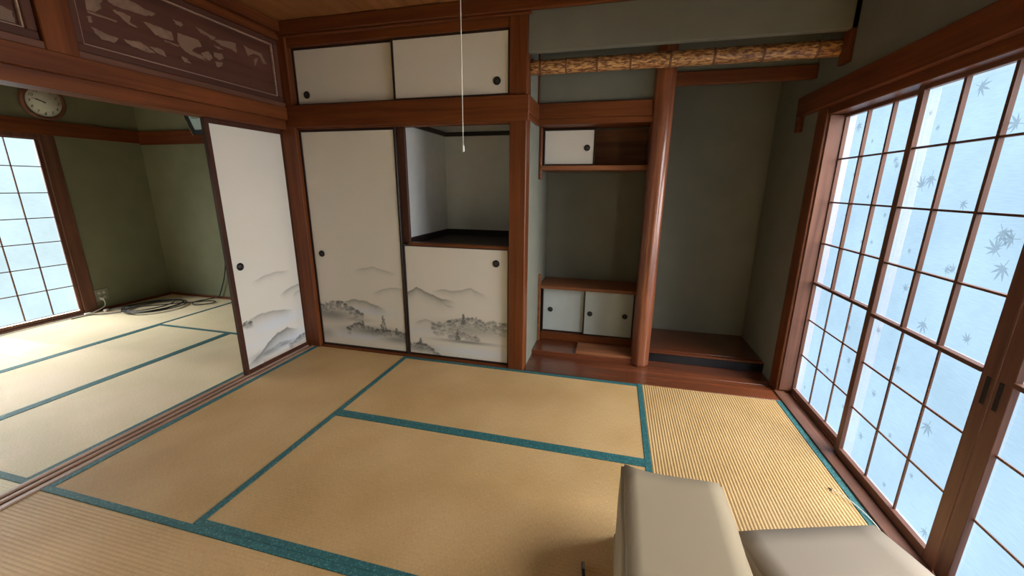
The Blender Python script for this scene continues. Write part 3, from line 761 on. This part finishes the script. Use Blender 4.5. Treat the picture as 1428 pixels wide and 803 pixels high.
SHAPES = [
 ('t', [(-1.13, 2.19), (-1.083, 2.221), (-1.054, 2.197), (-1.074, 2.173), (-1.073, 2.151), (-1.102, 2.125), (-1.135, 2.123)]),
 ('t', [(-1.033, 2.242), (-0.965, 2.242), (-0.891, 2.229), (-0.823, 2.222), (-0.838, 2.202), (-0.892, 2.19), (-0.941, 2.189), (-0.996, 2.186), (-1.018, 2.188), (-1.038, 2.2)]),
 ('t', [(-1.025, 2.164), (-0.993, 2.167), (-0.947, 2.163), (-0.959, 2.134), (-0.924, 2.118), (-0.948, 2.12), (-0.986, 2.135), (-1.003, 2.15)]),
 ('t', [(-1.134, 2.053), (-1.111, 2.052), (-1.085, 2.044), (-1.025, 2.039), (-1.05, 2.011), (-1.095, 2.011), (-1.113, 2.025)]),
 ('t', [(-1.001, 2.044), (-0.955, 2.049), (-0.926, 2.053), (-0.892, 2.041), (-0.859, 2.017), (-0.912, 2.013), (-0.965, 2.019), (-0.99, 2.029)]),
 ('t', [(-0.892, 2.159), (-0.846, 2.159), (-0.752, 2.156), (-0.748, 2.115), (-0.801, 2.11), (-0.84, 2.113), (-0.865, 2.137)]),
 ('t', [(-0.884, 2.043), (-0.848, 2.05), (-0.814, 2.045), (-0.803, 2.017), (-0.835, 2.02), (-0.864, 2.031)]),
 ('t', [(-0.732, 2.227), (-0.688, 2.228), (-0.675, 2.217), (-0.693, 2.201), (-0.721, 2.209)]),
 ('t', [(-0.719, 2.043), (-0.685, 2.04), (-0.668, 2.02), (-0.706, 2.018)]),
 ('t', [(-1.14, 2.097), (-1.119, 2.099), (-1.126, 2.073), (-1.138, 2.072)]),
 ('t', [(-0.803, 2.102), (-0.721, 2.1), (-0.723, 2.092), (-0.797, 2.094)]),
 ('t', [(-1.133, 2.12), (-1.013, 2.119), (-1.018, 2.111), (-1.134, 2.112)]),
 ('w', [(-0.719, 2.163), (-0.665, 2.166), (-0.598, 2.163), (-0.582, 2.134), (-0.631, 2.111), (-0.648, 2.089), (-0.598, 2.087), (-0.565, 2.058), (-0.63, 2.066), (-0.682, 2.075), (-0.71, 2.091), (-0.724, 2.121)]),
 ('w', [(-0.604, 2.229), (-0.553, 2.225), (-0.481, 2.215), (-0.505, 2.192), (-0.542, 2.208), (-0.576, 2.206)]),
 ('w', [(-0.495, 2.195), (-0.446, 2.211), (-0.397, 2.22), (-0.341, 2.223), (-0.348, 2.167), (-0.372, 2.178), (-0.409, 2.181), (-0.451, 2.181)]),
 ('w', [(-0.505, 2.169), (-0.464, 2.169), (-0.44, 2.158), (-0.478, 2.152)]),
 ('w', [(-0.513, 2.124), (-0.455, 2.132), (-0.446, 2.108), (-0.478, 2.09), (-0.51, 2.099)]),
 ('w', [(-0.513, 2.07), (-0.459, 2.084), (-0.469, 2.058), (-0.503, 2.043)]),
 ('w', [(-0.283, 2.23), (-0.23, 2.224), (-0.143, 2.221), (-0.112, 2.161), (-0.135, 2.158), (-0.166, 2.2), (-0.216, 2.2), (-0.257, 2.174)]),
 ('w', [(-0.217, 2.162), (-0.174, 2.19), (-0.193, 2.154), (-0.21, 2.128)]),
 ('w', [(-0.596, 2.096), (-0.544, 2.12), (-0.524, 2.091), (-0.543, 2.069), (-0.581, 2.075)]),
]

def stripe_mat(name, c0, c1, sc):
    m, n, l, p = nt(name)
    tc = add(n, 'ShaderNodeTexCoord')
    w = add(n, 'ShaderNodeTexWave', bands_direction='Z'); w.inputs['Scale'].default_value = sc; w.inputs['Distortion'].default_value = 0.6
    l.new(tc.outputs['Object'], w.inputs['Vector'])
    r = ramp(n, [(0.15, c0), (0.5, c1)]); l.new(w.outputs['Fac'], r.inputs[0]); l.new(r.outputs[0], p.inputs['Base Color'])
    p.inputs['Roughness'].default_value = 0.5
    return m
FILL_STRIPED = stripe_mat('striped_opening_fill', (0.13, 0.072, 0.045), (0.25, 0.145, 0.092), 42)  # striped version of the solid fill for the slatted openings
def jag(pts, amt, seed):
    rnd = random.Random(seed); out = []
    for i, p in enumerate(pts):
        q = pts[(i + 1) % len(pts)]
        out.append(p)
        for f in (0.33, 0.66):
            out.append((p[0] + (q[0] - p[0]) * f + rnd.uniform(-amt, amt), p[1] + (q[1] - p[1]) * f + rnd.uniform(-amt, amt)))
    return out
for i, (k, pts) in enumerate(SHAPES):  # see-through carving built as solid tan pieces on the board
    Ob().poly_prism(jag(pts, 0.0035, i), 'x', 0.008, 0.0118).make('cloud_opening_fill', FILL_STRIPED if k == 'w' else FILL_TAN, bd1, label='striped tan fill of a carved opening' if k == 'w' else 'tan fill of a cloud-shaped opening')
for dy, dz, f in ((-0.25, 0.01, 't'), (-0.45, -0.02, 't')):
    for k, pts in SHAPES[3:8]:
        Ob().poly_prism(jag([(y + dy - 0.55, z + dz) for y, z in pts], 0.0035, 77), 'x', 0.008, 0.0118).make('cloud_opening_fill', FILL_TAN, bd2)
Ob().poly_prism(jag([(-1.62, 1.975), (-1.40, 1.975), (-1.40, 2.02), (-1.50, 2.045), (-1.62, 2.05)], 0.003, 5), 'x', 0.008, 0.0118).make('cloud_opening_fill', FILL_STRIPED, bd2)

# ------------------------------------------------------------------ wall clock in the far room
def place_local(root, o, M):
    o.matrix_basis = M
ck = thing('wall_clock', (FX + 0.03, 0.165, 2.085), 'round wall clock with brown rim above the far room window', 'clock')
ck.rotation_euler = (0, math.radians(9), 0)
def local(ob, name, mat, parent, label=None):
    bmesh.ops.recalc_face_normals(ob.bm, faces=ob.bm.faces[:])
    me = bpy.data.meshes.new(name); ob.bm.to_mesh(me); ob.bm.free(); me.materials.append(mat)
    o = bpy.data.objects.new(name, me); COL.objects.link(o); o.parent = parent
    if label: o['label'] = label
    return o
R_ = 0.165
rim = Ob().lathe([(R_ * 0.96, -0.012), (R_, 0.0), (R_, 0.014), (R_ * 0.95, 0.026), (R_ * 0.86, 0.030), (R_ * 0.80, 0.020), (R_ * 0.79, 0.010), (R_ * 0.1, 0.008)], axis='x', n=56)
local(rim, 'rim', WS['z'], ck)
dial = local(Ob().lathe([(R_ * 0.80, 0.010), (R_ * 0.80, 0.0125), (R_ * 0.02, 0.0130)], axis='x', n=48), 'dial', DIAL, ck, 'cream dial')
def text_mesh(name, txt, size, mat, parent, M, shear=0.0):
    cu = bpy.data.curves.new(name, 'FONT'); cu.body = txt; cu.size = size; cu.align_x = 'CENTER'; cu.align_y = 'CENTER'; cu.extrude = 0.0004; cu.shear = shear; cu.resolution_u = 3
    tmp = bpy.data.objects.new('tmp_text', cu); COL.objects.link(tmp)
    bpy.context.view_layer.update()
    me = bpy.data.meshes.new_from_object(tmp.evaluated_get(bpy.context.evaluated_depsgraph_get()))
    bpy.data.objects.remove(tmp); bpy.data.curves.remove(cu)
    me.materials.clear(); me.materials.append(mat); me.name = name
    o = bpy.data.objects.new(name, me); COL.objects.link(o); o.parent = parent; o.matrix_basis = M
    return o
# text plane: reading direction +y, up +z, facing +x
TM = Matrix(((0, 0, 1, 0), (1, 0, 0, 0), (0, 1, 0, 0), (0, 0, 0, 1)))
for h in range(1, 13):
    t = math.radians(30 * h)
    text_mesh('numeral', str(h), 0.037, INK, dial, Matrix.Translation((0.0134, R_ * 0.62 * math.sin(t), R_ * 0.62 * math.cos(t))) @ TM, 0.25)
for nm, ang, L, wd in (('hour_hand', 293, 0.062, 0.0055), ('minute_hand', 287, 0.088, 0.004)):
    t = math.radians(ang); dy, dz = math.sin(t), math.cos(t); ny, nz2 = dz, -dy
    pts = [(-dy * 0.015 + ny * wd, -dz * 0.015 + nz2 * wd), (dy * L + ny * wd * 0.4, dz * L + nz2 * wd * 0.4), (dy * L - ny * wd * 0.4, dz * L - nz2 * wd * 0.4), (-dy * 0.015 - ny * wd, -dz * 0.015 - nz2 * wd)]
    x = 0.0150 if nm == 'hour_hand' else 0.0162
    local(Ob().poly_prism(pts, 'x', x, x + 0.0008), nm, INK, ck)
local(Ob().lathe([(0.006, 0.013), (0.006, 0.018), (0.002, 0.019)], axis='x', n=16), 'hand_pin', INK, ck)

# ------------------------------------------------------------------ framed picture leaning off the far room wall
pf = thing('framed_picture', (-1.62, FY - 0.045, 1.865), 'black-framed pale picture leaning out from the far room wall', 'picture frame')
pf.rotation_euler = (math.radians(20), 0, 0)
hw, hh = 0.40, 0.56
for q in ((-hw, -hw + 0.045, 0, hh), (hw - 0.045, hw, 0, hh)): local(B(q[0], q[1], -0.020, 0.0, q[2], q[3], bev=0.003), 'frame_stile', BLACK, pf)
for q in ((0, 0.045), (hh - 0.045, hh)): local(B(-hw + 0.045, hw - 0.045, -0.020, 0.0, q[0], q[1], bev=0.003), 'frame_rail', BLACK, pf)
local(B(-hw - 0.006, -hw, -0.022, 0.002, -0.004, hh + 0.004, bev=0.002), 'gilt_edge', simple('gilt_edge', (0.35, 0.26, 0.13), 0.4), pf)
sheet = local(B(-hw + 0.04, hw - 0.04, -0.008, -0.004, 0.04, hh - 0.04), 'picture_sheet', GLASSBLUE, pf)
dk = simple('grey_drawing', (0.16, 0.22, 0.26), 0.5)
for pts in ([(-0.34, 0.20), (-0.29, 0.165), (-0.25, 0.175), (-0.22, 0.205), (-0.17, 0.19)], [(-0.33, 0.17), (-0.28, 0.155), (-0.23, 0.165)], [(-0.30, 0.22), (-0.275, 0.20), (-0.24, 0.21)]):
    local(Ob().tube([(a, -0.0085, b) for a, b in pts], 0.0035, 6), 'drawn_line', dk, sheet)

# ------------------------------------------------------------------ outlet, plug lead, coiled cable
oc = thing('wall_outlet', (FX, 0.255, 0.095), 'steel wall outlet plate with a white plug beside the far window', 'outlet')
B(FX, FX + 0.006, 0.195, 0.315, 0.10, 0.225, bev=0.002).make('cover_plate', simple('plate_grey', (0.30, 0.30, 0.26), 0.4, metal=0.3), oc)
for y in (0.235, 0.278):
    for z in (0.135, 0.188):
        s = Ob().lathe([(0.014, FX + 0.005), (0.014, FX + 0.009), (0.004, FX + 0.0095)], axis='x', c=(0, y, z), n=20).make('socket', CREAM_P, oc)
        for d in (-0.005, 0.005): B(FX + 0.0085, FX + 0.0103, y + d - 0.001, y + d + 0.001, z - 0.005, z + 0.005).make('slot', INK, s)
pl = thing('plug_lead', (FX + 0.025, 0.235, 0.0), 'cream plug and lead running down from the outlet along the window sill', 'power lead')
B(FX + 0.0098, FX + 0.040, 0.222, 0.250, 0.112, 0.142, bev=0.005).make('plug', WHITE_P, pl)
def spline(P, n=8):
    P = [Vector(p) for p in P]; out = []
    for i in range(len(P) - 1):
        a, b, c, d = P[max(i - 1, 0)], P[i], P[i + 1], P[min(i + 2, len(P) - 1)]
        for k in range(n):
            t = k / n
            out.append(0.5 * ((2 * b) + (c - a) * t + (2 * a - 5 * b + 4 * c - d) * t * t + (3 * b - a - 3 * c + d) * t ** 3))
    return out + [P[-1]]
Ob().tube(spline([(FX + 0.036, 0.236, 0.118), (FX + 0.055, 0.236, 0.10), (FX + 0.06, 0.225, 0.05), (FX + 0.06, 0.15, 0.018), (FX + 0.075, 0.07, 0.006), (FX + 0.08, -0.05, 0.005), (FX + 0.075, -0.35, 0.005), (FX + 0.09, -0.8, 0.005), (FX + 0.08, -1.3, 0.005)]), 0.0055).make('cable', WHITE_P, pl)
B(FX + 0.064, FX + 0.088, 0.035, 0.085, 0.0, 0.022, bev=0.004).make('connector', WHITE_P, pl)

cc = thing('cable_coil', (-2.42, 0.45, 0.0), 'loose coil of black cable on the far room mats by the corner', 'cable')
pts = [(-2.785, 0.185, 0.012), (-2.76, 0.20, 0.012), (-2.70, 0.21, 0.03), (-2.62, 0.24, 0.04), (-2.56, 0.20, 0.02)]
for i in range(54):
    t = i / 54 * 5 * 2 * math.pi - 1.9
    k = i / 54
    r = 0.245 + 0.035 * math.sin(i * 0.61) - 0.05 * (k > 0.75) * math.sin(i * 0.3)
    pts.append((-2.44 + 0.02 * math.sin(i * 0.37) + r * 0.95 * math.cos(t), 0.46 + r * 1.05 * math.sin(t), 0.017 + 0.006 * math.sin(i * 0.57) + 0.020 * k))
pts += [(-2.22, 0.66, 0.018), (-2.10, 0.78, 0.011), (-2.02, 0.80, 0.009), (-1.98, 0.72, 0.009), (-2.10, 0.62, 0.010), (-2.2, 0.70, 0.014), (-2.16, 0.86, 0.012), (-2.10, 0.915, 0.030), (-2.05, 0.925, 0.12), (-1.98, 0.925, 0.26), (-1.93, 0.925, 0.42), (-1.90, 0.925, 0.60), (-1.86, 0.925, 0.9)]
Ob().tube(spline(pts, 5), 0.0060, 7).make('cable', CABLE, cc)
Ob().tube(spline([(-2.56, 0.20, 0.012), (-2.66, 0.12, 0.009), (-2.76, 0.04, 0.009), (-2.775, -0.1, 0.009)], 6), 0.0055, 7).make('cable', CABLE, cc)
B(-2.795, -2.765, 0.175, 0.215, 0.001, 0.026, bev=0.005).make('connector', WHITE_P, cc)

# ------------------------------------------------------------------ ceiling lamp with its pull cord
lp = thing('ceiling_lamp', (1.935, -1.30, 1.456), 'white pull cord hanging from the ceiling lamp', 'lamp')
Ob().lathe([(0.001, 2.17), (0.22, 2.17), (0.235, 2.19), (0.235, 2.24), (0.20, 2.29), (0.05, 2.32), (0.03, 2.36)], c=(1.935, -1.30, 0), n=48).make('shade', LAMP_W, lp)
Ob().lathe([(0.012, 2.34), (0.012, 2.44), (0.05, 2.443), (0.05, 2.452)], c=(1.935, -1.30, 0), n=24).make('stem', LAMP_W, lp)
Ob().tube([(1.935, -1.30, 2.18), (1.936, -1.30, 1.90), (1.935, -1.30, 1.47)], 0.0014, 6).make('pull_cord', WHITE_P, lp)
Ob().lathe([(0.002, 1.478), (0.0042, 1.472), (0.0046, 1.458), (0.003, 1.455)], c=(1.935, -1.30, 0), n=14).make('cord_weight', WHITE_P, lp)

# ------------------------------------------------------------------ covered boxes by the shoji, small things on the mat
def covered_box(name, base, w, d, h, rot, mat, label, cat, corner=0.0, seed=0, seams=True):
    t = thing(name, base, label, cat); t.rotation_euler = (0, 0, rot)
    ob = Ob(); bm = ob.bm
    bmesh.ops.create_cube(bm, size=1.0)
    for v in bm.verts: v.co = Vector((v.co.x * w, v.co.y * d, (v.co.z + 0.5) * h))
    bmesh.ops.bevel(bm, geom=bm.edges[:], offset=0.012, segments=3, affect='EDGES')
    bmesh.ops.subdivide_edges(bm, edges=[e for e in bm.edges if e.calc_length() > 0.1], cuts=6, use_grid_fill=True)
    for v in bm.verts:
        n_ = noise.noise(v.co * 7 + Vector((seed, 0, 0)))
        v.co += Vector((0.003 * n_, 0.003 * noise.noise(v.co * 6 + Vector((0, seed, 3))), 0.004 * n_ if v.co.z > 0.05 else 0))
        v.co.z = max(v.co.z, 0)
        if corner and v.co.z > 0.02:
            q = max(0, 1 - math.hypot(v.co.x + w / 2, v.co.y - d / 2) / 0.075)
            v.co.z += corner * q * (v.co.z / h)
        for f in v.link_faces: f.smooth = True
    o = local(ob, 'cover', mat, t)
    local(B(-w / 2 - 0.004, w / 2 + 0.004, -d / 2 - 0.004, d / 2 + 0.004, 0.0, 0.018, bev=0.006), 'hem', mat, t)
    return t
covered_box('storage_box', (2.728, -1.60, 0.0016), 0.345, 0.50, 0.328, 0.0, CLOTH, 'upright beige covered box on the mat seam, taller than its grey neighbour', 'box', corner=0.022, seed=1)
covered_box('covered_chest', (3.244, -1.569, 0.0016), 0.52, 0.46, 0.215, math.radians(18), CLOTH2, 'low greyish covered chest between the beige box and the shoji', 'chest', seed=4)

pn = thing('marker_pen', (2.447, -1.535, 0.0015), 'small black pen with a silver clip lying on the middle mat', 'pen')
pn.rotation_euler = (0, 0, math.radians(98))
local(Ob().lathe([(0.003, -0.05), (0.0062, -0.045), (0.0062, 0.028), (0.0055, 0.034)], axis='x', c=(0, 0, 0.0064), n=18), 'barrel', BLACK, pn)
local(Ob().lathe([(0.0066, 0.005), (0.0066, 0.032), (0.004, 0.036)], axis='x', c=(0, 0, 0.0066), n=18), 'cap', simple('brown_cap', (0.05, 0.03, 0.02), 0.4), pn)
local(B(0.004, 0.034, -0.0065, -0.0015, 0.0115, 0.0140, bev=0.0006), 'clip', simple('steel_clip', (0.7, 0.7, 0.7), 0.25, metal=1), pn)

wc = thing('thin_cord', (3.55, -0.92, 0.0), 'thin white cord with a dark tip lying across the mat border by the shoji', 'cord')
Ob().tube(spline([(3.515, -0.835, 0.004), (3.545, -0.875, 0.010), (3.575, -0.94, 0.008), (3.592, -1.02, 0.005), (3.59, -1.15, 0.005)], 6), 0.0018, 6).make('cord', WHITE_P, wc)
Ob().tube([(3.517, -0.838, 0.004), (3.508, -0.827, 0.004)], 0.0034, 8).make('tip', INK, wc)
